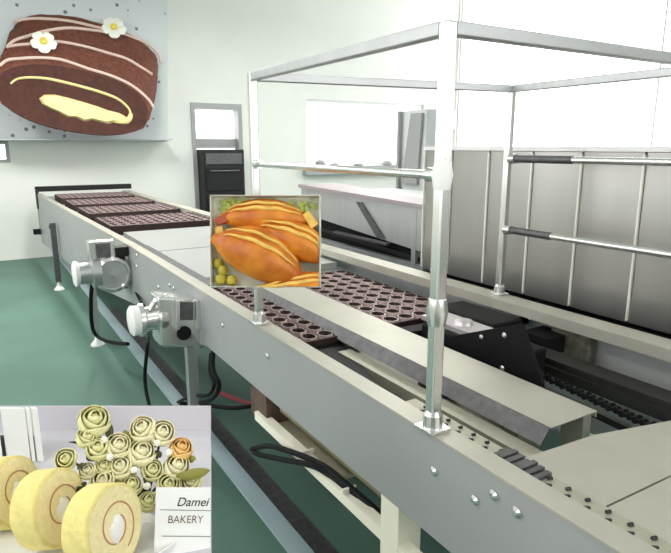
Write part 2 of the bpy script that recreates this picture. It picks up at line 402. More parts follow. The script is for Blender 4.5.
# ------------------------------------------------------------------ guard frame (cage)
gf = thing('guard_frame', 'tall bright stainless tube guard frame standing across the conveyor', 'guard frame', (1.39, 1.44, 1.007))
def post(x, y):
    b = bm_(); box(b, x-.014, x+.014, y-.014, y+.014, 1.008, 1.895); p = finish('post', b, steel_pol, gf, bevel=.004)
    b = bm_(); box(b, x-.03, x+.03, y-.03, y+.03, 1.0075, 1.014); lathe(b, (x, y, 1.014), (0, 0, 1), [(0, .024), (.03, .022), (.04, .016)], 14); finish('post_foot', b, steel_pol, p)
PX0, PX1, PY0, PY1 = .845, 1.935, .95, 1.93
PYF = 1.77
for x, y in ((PX0, PY0), (PX0, PY1), (PX1, PY0), (PX1, PYF)): post(x, y)
post(PX1, -.25)
def rail(a, c, r=.013, fit=True):
    b = bm_(); tube(b, [a, c], r, 12); rr = finish('rail', b, steel_pol, gf, smooth=True)
    if fit:
        for p, q in ((V(a), V(c)), (V(c), V(a))):
            d = (q-p).normalized(); b = bm_(); tube(b, [p+d*.012, p+d*.045], r*1.6, 12); finish('rail_clamp', b, steel_pol, rr, smooth=True)
for nm, a, c in (('top_rail', (PX0, PY0+.014), (PX0, PY1-.014)), ('top_rail', (PX1, -.25), (PX1, PYF-.014)), ('cross_rail', (PX0+.014, PY0), (PX1-.014, PY0)), ('cross_rail', (PX0+.014, PY1), (PX1-.014, PYF))):
    A_, B2 = V((*a, 1.868)), V((*c, 1.868)); d = (B2-A_).normalized(); s_ = V((-d.y, d.x, 0))*.014
    b = bm_(); prism(b, [A_-s_, A_+s_, B2+s_, B2-s_], (0, 0, .028)); finish(nm, b, steel, gf, bevel=.003)
rail((PX0, PY0, 1.59), (PX0, PY1, 1.59), .010)
rail((PX1, -.25, 1.60), (PX1, PYF, 1.60)); rail((PX1, -.25, 1.30), (PX1, PYF, 1.30))
b = bm_(); tube(b, [(PX1, 1.52, 1.30), (PX1, 1.75, 1.30)], .0155, 12); finish('rail_sleeve', b, dgrey, gf, smooth=True)
b = bm_(); tube(b, [(PX1, 1.45, 1.60), (PX1, 1.75, 1.60)], .0155, 12); finish('rail_sleeve', b, dgrey, gf, smooth=True)
for z in (1.59,):
    b = bm_(); lathe(b, (PX0, PY0, z-.03), (0, 0, 1), [(0, .018), (.03, .023), (.06, .018)], 14); finish('joint', b, white_p, gf, smooth=True)  # joint coloured white to imitate its glow
b = bm_(); lathe(b, (PX0, PY0, 1.26), (0, 0, 1), [(0, .02), (.03, .025), (.06, .02)], 14); finish('joint', b, steel_pol, gf, smooth=True)

# ------------------------------------------------------------------ motors with cables
def motor(name, label, kind):
    if kind == 0:
        c = at_y(113, 275, 4.0); t = thing(name, label, 'motor', tuple(c), 'gear motors on the conveyor side'); k = 4.6/FPX
        b = bm_(); lathe(b, c+V((0, .12, 0)), (0, -1, 0), [(0, 15*k*.95), (.1, 15.5*k), (.12, 15*k), (.13, 12.5*k), (.115, 11.5*k), (.11, 4*k), (.112, 1*k)], 32); finish('gear_disc', b, steel_pol, t, smooth=True)
        b = bm_(); lathe(b, c+V((.10, .20, 0)), (0, -1, 0), [(0, 18*k), (.03, 18*k)], 32); finish('mounting_flange', b, blackm, t, smooth=True)
        b = bm_(); lathe(b, c+V((-.07, .06, .02)), (-1, 0, 0), [(0, 13*k), (.05, 13*k), (.06, 9*k), (.14, 9*k)], 26); finish('motor_body', b, steel, t, smooth=True)
        e = at_y(89, 272, 4.05); b = bm_(); lathe(b, V((c.x-.20, 4.06, c.z+.02)), (-1, 0, 0), [(0, 10*k), (.025, 11*k), (.035, 9*k)], 26); finish('fan_cover', b, white_p, t, smooth=True)
        b = bm_(); box(b, c.x-.13, c.x+.03, 4.02, 4.12, c.z+.09, c.z+.235); tb = finish('terminal_box', b, steel_pol, t, bevel=.01)
        b = bm_(); box(b, c.x-.09, c.x+.0, 4.01, 4.02, c.z+.12, c.z+.215); finish('box_lid', b, dgrey, tb)
        b = bm_(); box(b, c.x+.03, c.x+.12, 4.03, 4.1, c.z+.11, c.z+.18); finish('mounting_bracket', b, blackm, t, bevel=.01)
    else:
        Y = 2.6; q = lambda x, y: at_y(x, y, Y); c = q(182, 325); t = thing(name, label, 'motor', tuple(c), 'gear motors on the conveyor side'); k = 3.05/FPX
        p = [q(158, 297), q(207, 300), q(205, 349), q(160, 347)]
        b = bm_(); prism(b, p, (0, .14, 0)); gc = finish('gear_case', b, steel_pol, t, bevel=.012)
        b = bm_(); lathe(b, q(184, 333)+V((0, -.001, 0)), (0, -1, 0), [(0, 6.5*k), (.004, 6.5*k)], 24); finish('bore', b, black, gc)
        for x0, x1 in ((174, 178), (194, 199)):
            b = bm_(); prism(b, [q(x0, 299), q(x1, 299), q(x1, 328), q(x0, 328)], (0, -.035, 0)); finish('rib', b, steel_pol, gc, bevel=.003)
        b = bm_(); prism(b, [q(179, 302), q(193, 302), q(193, 320), q(179, 320)], (0, -.004, 0)); finish('cover_plate', b, dgrey, gc)
        b = bm_(); m0 = q(164, 320); lathe(b, m0+V((.02, .06, 0)), (-1, 0, 0), [(0, 13*k), (.03, 14*k), (.045, 11*k), (.09, 11*k), (.10, 15*k), (.12, 15*k)], 26); finish('motor_body', b, steel_pol, t, smooth=True)
        b = bm_(); lathe(b, m0+V((-.10, .06, .0)), (-1, 0, 0), [(0, 13*k), (.03, 13.5*k), (.04, 11*k)], 26); finish('fan_cover', b, white_p, t, smooth=True)
        b = bm_(); tube(b, smooth_path([q(152, 312)+V((0, .03, 0)), q(158, 302)+V((0, .03, 0)), q(170, 297)+V((0, .03, 0))], 4), .014, 10); finish('conduit', b, steel_pol, t, smooth=True)
        b = bm_(); p = [q(200, 300), q(214, 302), q(213, 338), q(200, 342)]; prism(b, [v+V((0, .08, 0)) for v in p], (0, .05, 0)); finish('bearing_bracket', b, black, t)
        b = bm_(); lathe(b, q(197, 319)+V((.02, .02, 0)), (1, -.15, 0), [(0, .030), (.03, .028), (.07, .008)], 14); finish('output_shaft', b, brass, t, smooth=True)
    return t
motor('gear_motor', 'silver round-faced gear motor farther along the conveyor side panel', 0)
motor('gear_motor', 'silver square gear motor with brass shaft nearest the near leg', 1)
def cable(pts, r, label, m=black, name='cable', group='black cables'):
    b = bm_(); P = smooth_path(pts, 6); tube(b, P, r, 8); tag(finish(name, b, m, None, smooth=True, loc=P[0]), label, 'cable', group)
X7 = .62
pt = lambda x, y, X: at_x(x, y, X)
cable([pt(92, 284, .62), pt(91, 300, .61), pt(92, 325, .62), pt(97, 336, .66), pt(110, 342, .72), pt(128, 344, .79)], .014, 'black cable hanging from the round-faced gear motor')
cable([pt(148, 338, .64), pt(147, 350, .62), pt(145, 380, .62), pt(150, 408, .62), pt(162, 440, .62)], .009, 'thin black cable hanging straight down from the square gear motor')
cable([pt(213, 352, .845), pt(213, 370, .80), pt(219, 385, .80), pt(214, 397, .81), pt(204, 402, .82), pt(188, 405, .85)], .011, 'black cable looping under the conveyor edge beside the near leg')
cable([pt(211, 354, .86), pt(210, 372, .82), pt(214, 385, .81), pt(208, 395, .81), pt(192, 396, .82), pt(178, 402, .85)], .009, 'second thinner black cable looping under the conveyor edge beside the near leg')
cable([pt(136, 292, .84), pt(141, 302, .80), pt(147, 309, .77)], .010, 'short black cable between the two gear motors')
cable([pt(252, 449, .80), pt(270, 446, .81), pt(300, 455, .82), pt(325, 467, .85), pt(345, 483, .86), pt(365, 500, .87), pt(383, 516, .89), pt(400, 530, .92)], .010, 'black cable arching over the cream beam, upper of the pair')
cable([pt(252, 449, .80), pt(258, 454, .80), pt(280, 459, .81), pt(310, 465, .82), pt(330, 475, .85), pt(350, 493, .86), pt(368, 508, .87), pt(384, 521, .89), pt(402, 535, .92)], .010, 'black cable arching over the cream beam, lower of the pair')
cable([at_z(180, 403, .23), at_z(205, 405, .22)+V((0, 0, 0)), at_z(235, 408, .24), at_z(262, 404, .26)], .012, 'dark cable crossing the floor beams beside the brown junction block')
b = bm_(); P0, P1 = at_z(214, 391, 0), at_z(306, 424, 0); d = (P1-P0).normalized(); s = V((-d.y, d.x, 0))*.022
prism(b, [P0-s, P0+s, P1+s, P1-s], (0, 0, .002)); tag(finish('floor_tape', b, redm, None, loc=(P0+P1)/2), 'red line of tape on the green floor beneath the conveyor', 'tape')

# ------------------------------------------------------------------ stainless machine behind (panels) and hooded machine
sm = thing('cooling_tunnel', 'tall stainless cooling tunnel with flat seamed panels behind the far rail', 'machine', (2.55, 1.0, 0))
seams = [-1.0, -.55, -.1, .35, .60, .84, 1.075, 1.325, 1.60, 1.86, 2.13, 2.40, 2.62]
for a, c in zip(seams, seams[1:]):
    b = bm_(); box(b, 2.2, 2.215, a+.004, c-.004, .95, 1.63); finish('panel', b, steel_panel, sm, bevel=.003)
    b = bm_(); box(b, 2.190, 2.1995, c-.004, c+.004, .96, 1.62); finish('seam_strip', b, MATS.get('seam_light') or mat('seam_light', (.80, .79, .72), .4, .2), sm)
b = bm_(); box(b, 2.216, 2.9, -1.0, 2.62, .95, 1.625); finish('tunnel_body', b, mat('seam_light', (.85, .85, .82), .35, .3), sm)
b = bm_(); box(b, 2.15, 2.24, -1.0, 2.62, .905, .93); box(b, 2.25, 2.88, -.98, 2.6, .84, .95); finish('base_rail', b, blackm, sm)
b = bm_(); box(b, 2.86, 2.875, -.99, 2.6, .04, .835); finish('light_block_panel', b, steel, sm)  # unseen panel added to block window light from the floor under the tunnel

for y in (-.9, .8, 2.5):
    for x in (2.3, 2.8):
        b = bm_(); box(b, x-.025, x+.025, y-.025, y+.025, 0, .84); finish('leg', b, steel, sm)
b = bm_(); box(b, 2.18, 2.92, -1.0, 2.62, 1.63, 1.65); finish('top_cap', b, white_p, sm)

hm = thing('hooded_machine', 'grey stainless hooded machine with a dark opening, behind the guard frame', 'machine', (2.9, 3.7, 0))
for x, y in ((2.42, 4.45), (2.42, 2.95), (3.3, 4.45), (3.3, 2.95)):
    b = bm_(); box(b, x-.022, x+.022, y-.022, y+.022, 0, 1.25); finish('leg', b, steel, hm)
b = bm_(); prism(b, [(2.4, 4.5, 1.30), (2.4, 2.85, 1.26), (2.4, 2.85, .985), (2.4, 4.5, 1.085)], (.02, 0, 0)); finish('side_panel', b, steel, hm)
b = bm_(); prism(b, [(2.38, 4.52, 1.302), (2.38, 2.83, 1.262), (2.62, 2.83, 1.262), (2.75, 4.52, 1.302)], (0, 0, .03)); finish('lid', b, mat('mauve_edge', (.36, .31, .33), .45, .4), hm)
b = bm_(); prism(b, [(2.42, 4.5, 1.0), (2.42, 2.85, .94), (3.35, 2.85, .94), (3.35, 4.5, 1.0)], (0, 0, -.03)); finish('inner_shelf', b, blackm, hm)
b = bm_(); box(b, 2.62, 3.4, 2.83, 4.52, 1.24, 1.262); finish('white_table', b, white_p, hm)
b = bm_(); box(b, 2.47, 3.27, 2.98, 4.42, .3, 1.20); finish('inner_case', b, black, hm)
b = bm_(); box(b, 2.4, 2.44, 2.85, 4.5, .86, .90); box(b, 2.42, 2.9, 2.87, 2.89, .4, .93); finish('cross_bar', b, steel, hm)
b = bm_(); box(b, 2.36, 2.40, 3.2, 3.9, .985, 1.0); finish('handle_bar', b, dgrey, hm)
b = bm_(); prism(b, [(2.385, 3.62, 1.25), (2.385, 3.55, 1.25), (2.385, 3.25, 1.02), (2.385, 3.35, 1.02)], (.014, 0, 0)); finish('brace', b, dgrey, hm)

# tall grey cabinet with open door behind (vertical strips)
tc_ = thing('tall_cabinet', 'tall pale grey cabinet with a tilted open door left of the tallest post', 'cabinet', (3.5, 4.0, 0))
b = bm_(); box(b, 3.56, 3.85, 4.25, 4.62, 0, 1.98); finish('cabinet_body', b, mat('pale_grey', (.62, .64, .64), .4, .3), tc_)
b = bm_(); prism(b, [(3.53, 4.56, 1.3), (3.53, 4.33, 1.3), (3.53, 4.28, 1.95), (3.53, 4.44, 1.95)], (.02, 0, 0)); finish('cabinet_door', b, frame_g, tc_)
b = bm_(); box(b, 3.52, 3.555, 4.60, 4.63, .0, 1.98); finish('door_post', b, frame_g, tc_)

# ------------------------------------------------------------------ collage inset rebuilt as a chocolate roll display on the far wall
SK = .01435
def W(x, y, w=0): return at_y(x, y, YB-.07-w)       # point of the display at distance w in front of the wall board
def clothmat(name, c1, c2, sc, th):
    m = bpy.data.materials.new(name); m.use_nodes = True; nt = m.node_tree; bs = nt.nodes['Principled BSDF']; bs.inputs['Roughness'].default_value = .85
    tc = nt.nodes.new('ShaderNodeTexCoord'); v = nt.nodes.new('ShaderNodeTexVoronoi'); v.inputs['Scale'].default_value = sc
    cr = nt.nodes.new('ShaderNodeValToRGB'); cr.color_ramp.elements[0].position = th; cr.color_ramp.elements[1].position = th+.08
    cr.color_ramp.elements[0].color = (*c2, 1); cr.color_ramp.elements[1].color = (*c1, 1)
    nt.links.new(tc.outputs['Object'], v.inputs['Vector']); nt.links.new(v.outputs['Distance'], cr.inputs[0]); nt.links.new(cr.outputs[0], bs.inputs['Base Color'])
    return m
cloth_m = clothmat('spotted_cloth', (.62, .66, .68), (.16, .16, .18), 6.5, .13)
cb = thing('inset_board', 'collage inset rebuilt as a large wall board covered in pale spotted cloth above the conveyor end', 'display board', tuple(W(83, 140)))
b = bm_(); prism(b, [W(-8, 140.0), W(167.5, 140.0), W(167.5, -25), W(-8, -25)], (0, .07, 0)); finish('cloth_panel', b, cloth_m, cb)
b = bm_(); prism(b, [W(-8, 140.4), W(166, 140.4), W(166, 139.2), W(-8, 139.2)], (-.03, -.5, 0)); finish('shelf', b, mat('grey_cloth', (.42, .45, .46), .8), cb)
choc = mat('chocolate_sponge', (.17, .05, .026), .7, bump=1.0, nscale=22, noise=.5)
chocd = mat('chocolate_cut', (.075, .022, .014), .85, noise=.35, nscale=14, bump=.4)
cream = mat('vanilla_cream', (.78, .66, .30), .5, noise=.15, nscale=10, bump=.3)
cl_m = mat('piping_cream', (.68, .52, .45), .5)
cake = thing('chocolate_roll_cake', 'chocolate roll cake with cream swirl, pink piping and two white flowers', 'cake', tuple(W(83, 138, .5)))
AXV = W(90, 50, .10)-W(77, 101, .70)       # front centre to back centre
FC = W(77, 101, .70)
ca, sa = math.cos(math.radians(-9)), math.sin(math.radians(-9))
def ell(t, k=1.0, ax=70.5, ay=31):
    ex = 2.3
    c, s = math.cos(t), math.sin(t)
    x = ax*k*math.copysign(abs(c)**(2/ex), c); y = ay*k*math.copysign(abs(s)**(2/ex), s)
    return V(((x*ca-y*sa)*.01425, 0, (x*sa+y*ca)*SK))
def tilt(v, a):  # the cut face leans forward a little at the top
    return V((v.x, v.y+v.z*a, v.z))
b = bm_(); NR = 64; rings = []
for tt, k in ((0, .93), (.015, .98), (.05, 1.0), (.3, 1.01), (.6, 1.01), (.92, 1.0), (.98, .97), (1, .9)):
    ring = []
    for i in range(NR):
        t = 2*PI*i/NR; jit = 1+.012*math.sin(9*t+tt*5)+.008*math.sin(23*t)
        ring.append(b.verts.new(FC+AXV*tt+tilt(ell(t, k*jit), .12)))
    rings.append(ring)
for a, c in zip(rings, rings[1:]):
    for i in range(NR): b.faces.new((a[i], a[(i+1) % NR], c[(i+1) % NR], c[i]))
b.faces.new(rings[-1])
finish('sponge_roll', b, choc, cake, smooth=True)
b = bm_(); n_ = V((0, -1, .12)).normalized()
vs = [b.verts.new(FC+n_*.012+tilt(ell(2*PI*i/NR, .955), .12)) for i in range(NR)]; vs2 = [b.verts.new(FC-n_*.05+tilt(ell(2*PI*i/NR, .955), .12)) for i in range(NR)]
b.faces.new(vs); b.faces.new(vs2[::-1])
for i in range(NR): b.faces.new((vs[i], vs[(i+1) % NR], vs2[(i+1) % NR], vs2[i]))
fce = finish('cut_face', b, chocd, cake)
def onface(x, y, off=.02):
    dx, dz = (x-77)*.0131, (101-y)*SK*.925
    return FC+tilt(V((dx, 0, dz)), .12)+n_*off
# swirl line
b = bm_(); pts = smooth_path([onface(x, y) for x, y in ((17, 87), (24, 82), (38, 80), (55, 81), (80, 86), (100, 91), (117, 97), (128, 106), (130, 115), (124, 121), (112, 122))], 5)
tube(b, pts, [.012+.009*math.sin(PI*min(1, i/len(pts)*1.2)) for i in range(len(pts))][:len(pts)-12]+[.03+.003*i for i in range(6)]+[.045-.008*i for i in range(6)], 8); finish('cream_swirl', b, cream, fce, smooth=True)
# cream centre
b = bm_()
outl = [(41, 100), (46, 96), (56, 95.5), (68, 98), (80, 101), (94, 105), (108, 110), (120, 113), (127, 117), (122, 123), (112, 122), (106, 124), (98, 122), (90, 120), (82, 122), (74, 118), (66, 118), (58, 113), (49, 109), (43, 105)]
vs = [b.verts.new(onface(x, y, .01)) for x, y in outl]; vt = [b.verts.new(onface(82+(x-82)*.93, 110+(y-110)*.85, .05)) for x, y in outl]
for i in range(len(outl)): b.faces.new((vs[i], vs[(i+1) % len(outl)], vt[(i+1) % len(outl)], vt[i]))
b.faces.new(vt); finish('cream_filling', b, cream, fce, smooth=True)
# pink piping over the top
def onroll(tt, ang, off=.018):
    e = ell(ang, 1.01); return FC+AXV*tt+tilt(e, .12)+e.normalized()*off
def roll_pt(x, y):
    """closest (tt, ang) so the piping follows the drawn path on the roll surface, front side only"""
    best = None
    tgt = W(x, y)
    for i in range(0, 31):
        tt = i/30
        for j in range(-4, 41):
            ang = PI*j/36
            p = onroll(tt, ang)
            # compare in the board plane seen from the visitor's side
            q = V((0, 0, H)); k = (tgt.y-q.y)/(p.y-q.y); pr = q+(p-q)*k
            d = (pr.x-tgt.x)**2+(pr.z-tgt.z)**2
            # prefer nearer points
            d += .0004*tt
            if best is None or d < best[0]: best = (d, tt, ang, p)
    return best[3]
for path in (((14, 22), (25, 19), (45, 18), (70, 21), (96, 26), (112, 30), (130, 36), (147, 44), (158, 52), (165, 63)),
             ((7, 47), (16, 41), (28, 35), (48, 31), (72, 29), (95, 30), (108, 32)),
             ((4, 51), (14, 46), (30, 43), (44, 41), (62, 43), (85, 46), (110, 53), (128, 60), (140, 66), (152, 75)),
             ((1, 66), (8, 60), (20, 57), (40, 57), (65, 61), (90, 69), (112, 78), (132, 89), (146, 101), (153, 108))):
    pts = smooth_path([roll_pt(x, y) for x, y in path], 4)
    b = bm_(); tube(b, pts, .021, 8); finish('piping_line', b, cl_m, cake, smooth=True)
petal = mat('sugar_white', (.88, .88, .80), .5); yel = mat('yellow_centre', (.75, .6, .08), .5)
for (x, y, s) in ((111, 30, 1), (44, 45, .95)):
    c = roll_pt(x, y)+V((0, -.04, .03)); nn = (CP-c).normalized()*.8+V((0, 0, .5)); nn.normalize(); u, w = frame_of(nn)
    b = bm_()
    for k in range(5):
        a = 2*PI*k/5+.3; d = u*math.cos(a)+w*math.sin(a); e = u*-math.sin(a)+w*math.cos(a)
        cen = c+d*.105*s
        for q in range(2):
            pass
        N = 10; top = b.verts.new(cen+nn*.05); r1 = []; r2 = []
        for j in range(N):
            t = 2*PI*j/N; rr = 1-.10*math.cos(2*t+.2)-(.16 if j == 0 else 0)
            r1.append(b.verts.new(cen+(d*math.cos(t)*.085+e*math.sin(t)*.075)*s*rr+nn*.02)); r2.append(b.verts.new(cen+(d*math.cos(t)*.06+e*math.sin(t)*.05)*s-nn*.02))
        for j in range(N):
            b.faces.new((top, r1[j], r1[(j+1) % N])); b.faces.new((r1[j], r2[j], r2[(j+1) % N], r1[(j+1) % N]))
    fl = finish('sugar_flower', b, petal, cake, smooth=True)
    b = bm_(); lathe(b, c, nn, [(0, .05), (.06, .045), (.075, .02)], 12); finish('flower_centre', b, yel, fl, smooth=True)

# ------------------------------------------------------------------ collage inset rebuilt as a golden bread box clamped to the near-left post
DB = 1.90; SB = DB/FPX
OB = CP+F*DB+R*(265-335.5)*SB+U*(276.5-241)*SB
bz = -F
def Bp(x, y, w=0): return OB+R*(x-265)*SB+U*(241-y)*SB+bz*w
bb = thing('inset_box', 'collage inset rebuilt as a small open white sample box clamped to the guard frame post', 'box', tuple(Bp(265, 287, -.1)))
white_b = mat('box_white', (.78, .78, .72), .5)
b = bm_(); 
def slab(b, x0, x1, y0, y1, w0, w1): prism(b, [Bp(x0, y0, w0), Bp(x1, y0, w0), Bp(x1, y1, w0), Bp(x0, y1, w0)], bz*(w1-w0))
slab(b, 209.3, 320.7, 194.3, 287.7, -.06, -.055)
finish('back_panel', b, mat('pale_leaf_print', (.80, .82, .66), .6, noise=.12, nscale=12), bb)
b = bm_(); slab(b, 210, 210.5, 195, 287, -.054, -.0); slab(b, 319.5, 320, 195, 287, -.054, -.0); slab(b, 210, 320, 195, 195.5, -.054, -.0); slab(b, 210, 320, 286.5, 287, -.054, -.0)
finish('box_rim', b, white_b, bb)
b = bm_(); Pc = V((PX0, PY1, 1.33)); box(b, PX0-.02, PX0+.02, PY1-.04, PY1-.0145, 1.28, 1.38); tube(b, [V((PX0, PY1-.04, 1.33)), Bp(262, 235, -.059)], .012, 8); finish('clamp', b, dgrey, bb)
gold = mat('golden_crust', (.80, .30, .022), .42, col2=(.48, .11, .008), nscale=9, bump=.25, sss=.1)
goldl = mat('golden_crumb', (.90, .56, .12), .5, noise=.2, nscale=30, bump=.3)
def bread(label, cx_, cy_, L, Wd, ang, w, ang2=0):
    c = Bp(cx_, cy_, w); a = math.radians(-ang)
    d = R*math.cos(a)+U*math.sin(a); e = -R*math.sin(a)+U*math.cos(a)
    t = thing('golden_loaf_cake', label, 'cake', tuple(c-bz*.03), 'golden boat cakes in the sample box')
    b = bm_(); N = 25; K = 20; rings = []
    clampv = lambda p: p
    for i in range(N):
        s = -1+2*i/(N-1); k = (1-abs(s)**2.0)**.75 if abs(s) < 1 else 0; k = max(k, .2 if s < 0 else .08)
        ring = []
        for j in range(K):
            q = 2*PI*j/K; cc, ss = math.cos(q), math.sin(q)
            ex = 2.0; yy = math.copysign(abs(ss)**1.15, ss)*Wd/2*k*SB; ww = math.copysign(abs(cc)**1.15, cc)*Wd*.42*k*SB
            if ss > 0: ww *= 1-.25*ss
            yy *= (1.05 if ss > 0 else 1.0)
            p = c+d*(s*L/2*SB)+e*(yy-.10*Wd*SB*(s*s))+bz*ww
            # keep inside the box
            rel = p-OB; xr = max(-54*SB, min(54*SB, rel.dot(R))); yr = max(-45.2*SB, min(45.2*SB, rel.dot(U))); wr = max(-.052, rel.dot(bz))
            ring.append(b.verts.new(OB+R*xr+U*yr+bz*wr))
        rings.append(ring)
    for r1, r2 in zip(rings, rings[1:]):
        for j in range(K): b.faces.new((r1[j], r1[(j+1) % K], r2[(j+1) % K], r2[j]))
    b.faces.new(rings[0][::-1]); b.faces.new(rings[-1]); finish('crust', b, gold, t, smooth=True)
    for off, sgn in ((.20, 1), (.36, 1)):
        b = bm_(); pts = []
        for i in range(13):
            s = -.78+1.56*i/12; k = (1-abs(s)**2.4)**.62
            p = c+d*(s*L/2*SB)+e*((off*Wd*k-.10*Wd*s*s+math.sin(i*1.7)*.5)*SB)+bz*(Wd*(.40-.28*off)*k*SB)
            rel = p-OB; xr = max(-53.5*SB, min(53.5*SB, rel.dot(R))); yr = max(-45*SB, min(45*SB, rel.dot(U)))
            pts.append(OB+R*xr+U*yr+bz*rel.dot(bz))
        tube(b, smooth_path(pts, 3), [.0012+.0055*math.sin(PI*i/36)*(1.2 if off < .3 else .8) for i in range(37)], 8); finish('split_ridge', b, goldl, t, smooth=True)
bread('golden boat cake at the upper back of the sample box', 264, 215, 92, 34, 2, -.030)
bread('golden boat cake at the right of the sample box', 293, 240, 90, 38, 20, -.014)
bread('largest golden boat cake in the front middle of the sample box', 260, 254, 98, 50, 24, .012)
bread('golden boat cake cut off by the lower rim of the sample box', 298, 289, 104, 32, -9, .0)
leafm = mat('fresh_green', (.45, .52, .10), .5); grm = mat('green_grape', (.50, .42, .04), .3, sss=.1)
def blob(name, label, cat, pts, r, m, group):
    for k, (x, y, w) in enumerate(pts):
        b = bm_(); c = Bp(x, y, w); lathe(b, c-U*r, U, [(0, r*.2), (r*.3, r*.75), (r, r), (r*1.7, r*.75), (r*2, r*.15)], 14)
        tag(finish(name, b, m, None, smooth=True, loc=c), label[k], cat, group)
blob('green_grape', ['yellow-green grape lowest in the left corner of the sample box', 'yellow-green grape second from the bottom left of the sample box', 'yellow-green grape beside the front golden cake, at the left wall', 'yellow-green grape topmost of the four at the left wall'], 'grape',
     ((219, 279, -.025), (230, 280, -.03), (221, 270, -.03), (216, 263, -.035)), .019, grm, 'grapes in the sample box')
b = bm_()
for k in range(110):
    x = 219+random.random()*97; y = 198+random.random()*12; c = Bp(x, y, -.05+random.random()*.01); a = random.random()*2*PI
    d = (R*math.cos(a)+U*math.sin(a))*.015; e = (R*-math.sin(a)+U*math.cos(a))*.006
    if abs((c+d-OB).dot(U)) > 43*SB: d = R*.012
    prism(b, [c-d, c-e, c+d, c+e], bz*.004)
tag(finish('garnish_leaves', b, leafm, None, loc=Bp(265, 204, -.05)), 'bed of small green leaves behind the golden cakes in the sample box', 'leaves')['kind'] = 'stuff'
for k, (a_, b_, lab) in enumerate((((213.8, 222), (232, 215), 'brown wafer stick at the upper left of the sample box'), ((217, 226), (222, 246), 'yellow wafer stick leaning at the left wall of the sample box'), ((305, 212), (315, 226), 'yellow wafer stick at the upper right of the sample box'))):
    b = bm_(); A = Bp(*a_, -.035); B = Bp(*b_, -.03); u = (B-A).normalized(); v = bz.cross(u)*.012
    prism(b, [A-v, A+v, B+v*1.3, B-v*1.3], bz*.02)
    tag(finish('wafer_stick', b, mat('wafer_brown', (.40, .07, .02), .5) if k == 0 else goldl, None, loc=A, bevel=.003), lab, 'wafer')

# ------------------------------------------------------------------ collage inset rebuilt on a foreground plinth
ZT = 1.05
pq = lambda x, y, z=ZT: at_z(x, y, z)
sweep = mat('sweep_grey', (.58, .56, .61), .8)
pt_ = thing('inset_plinth', 'collage inset rebuilt as a pale grey sweep-backed plinth in the near left foreground', 'plinth', (.1, .9, 0))
A, B_ = pq(-14, 580), pq(211, 580)
Cc, D_ = pq(211, 442), pq(-14, 442)
uR = (B_-CP); uL = (A-CP)
b = bm_()
prism(b, [A+V((0, 0, -.02)), B_+V((0, 0, -.02)), Cc+V((0, 0, -.02)), D_+V((0, 0, -.02))], (0, 0, .02)); finish('top', b, sweep, pt_)
# curved backdrop
b = bm_()
def topat(x, y): 
    d = ray(x, y); h = (Cc-CP).xy.length*(1.045 if x > 100 else 1.045*(D_-CP).xy.length/(Cc-CP).xy.length)
    return CP+d*(h/math.hypot(d.x, d.y))
ra = [Cc, pq(211, 439)+V((0, 0, .003)), topat(211, 430), topat(211, 406.3)]; la = [D_, pq(-14, 439)+V((0, 0, .003)), topat(-14, 430), topat(-14, 406.3)]
bk = (Cc-CP); bk.z = 0; bk.normalize()
for s1, s2 in zip(range(3), range(1, 4)):
    prism(b, [la[s1], ra[s1], ra[s2], la[s2]], bk*.012-V((0, 0, .004)))
finish('backdrop', b, sweep, pt_)
b = bm_()
inset = lambda p, q: V((p.x+(q.x-p.x)*.06, p.y+(q.y-p.y)*.06, 0))
cc_ = (A+B_+Cc+D_)/4
prism(b, [inset(p, cc_) for p in (A, B_, Cc, D_)], (0, 0, ZT-.021)); finish('pedestal', b, white_p, pt_)
# slatted white crate at the left back
cr_ = thing('white_slatted_crate', 'white slatted crate standing at the left back of the plinth', 'crate', tuple(pq(20, 462)))
for x0, x1 in ((-8, 3.5), (8.5, 31), (32.5, 36), (38, 44)):
    b = bm_(); p0, p1 = pq(x0, 462), pq(x1, 462); hh = at_d(x0, 407.2, p0.xy.length).z-ZT
    prism(b, [p0+V((0, 0, .001)), p1+V((0, 0, .001)), p1+V((0, 0, hh)), p0+V((0, 0, hh))], (-.002, .008, 0)); finish('slat', b, white_p, cr_)
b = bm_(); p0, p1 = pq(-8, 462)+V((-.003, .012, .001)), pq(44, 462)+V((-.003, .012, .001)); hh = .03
prism(b, [p0+V((0, 0, .0)), p1, p1+V((0, 0, .05)), p0+V((0, 0, .05))], (-.001, .004, 0)); finish('crate_gap_shade', b, mat('crate_shade', (.10, .10, .11), .7), cr_)  # dark sheet imitates the shade between the white slats

# plate
plt = thing('white_plate', 'white rectangular porcelain plate under the three yellow roll slices', 'plate', tuple(pq(100, 560)))
b = bm_()
por = mat('porcelain', (.82, .82, .82), .15)
cnr = [pq(-14, 560), pq(-14, 528), pq(40, 505), pq(120, 512), pq(193, 538), pq(186, 546), pq(120, 590), pq(-14, 590)]
cen = sum(cnr, V())/len(cnr)
def plring(k, z): return [b.verts.new(V((cen.x+(p.x-cen.x)*k, cen.y+(p.y-cen.y)*k, ZT+z))) for p in cnr]
rr = [plring(.8, .001), plring(.97, .014), plring(1.0, .016), plring(.99, .018), plring(.90, .008), plring(.2, .006)]
for a, c in zip(rr, rr[1:]):
    for i in range(len(cnr)): b.faces.new((a[i], a[(i+1) % len(cnr)], c[(i+1) % len(cnr)], c[i]))
b.faces.new(rr[0][::-1]); b.faces.new(rr[-1]); finish('plate_dish', b, por, plt, smooth=True)
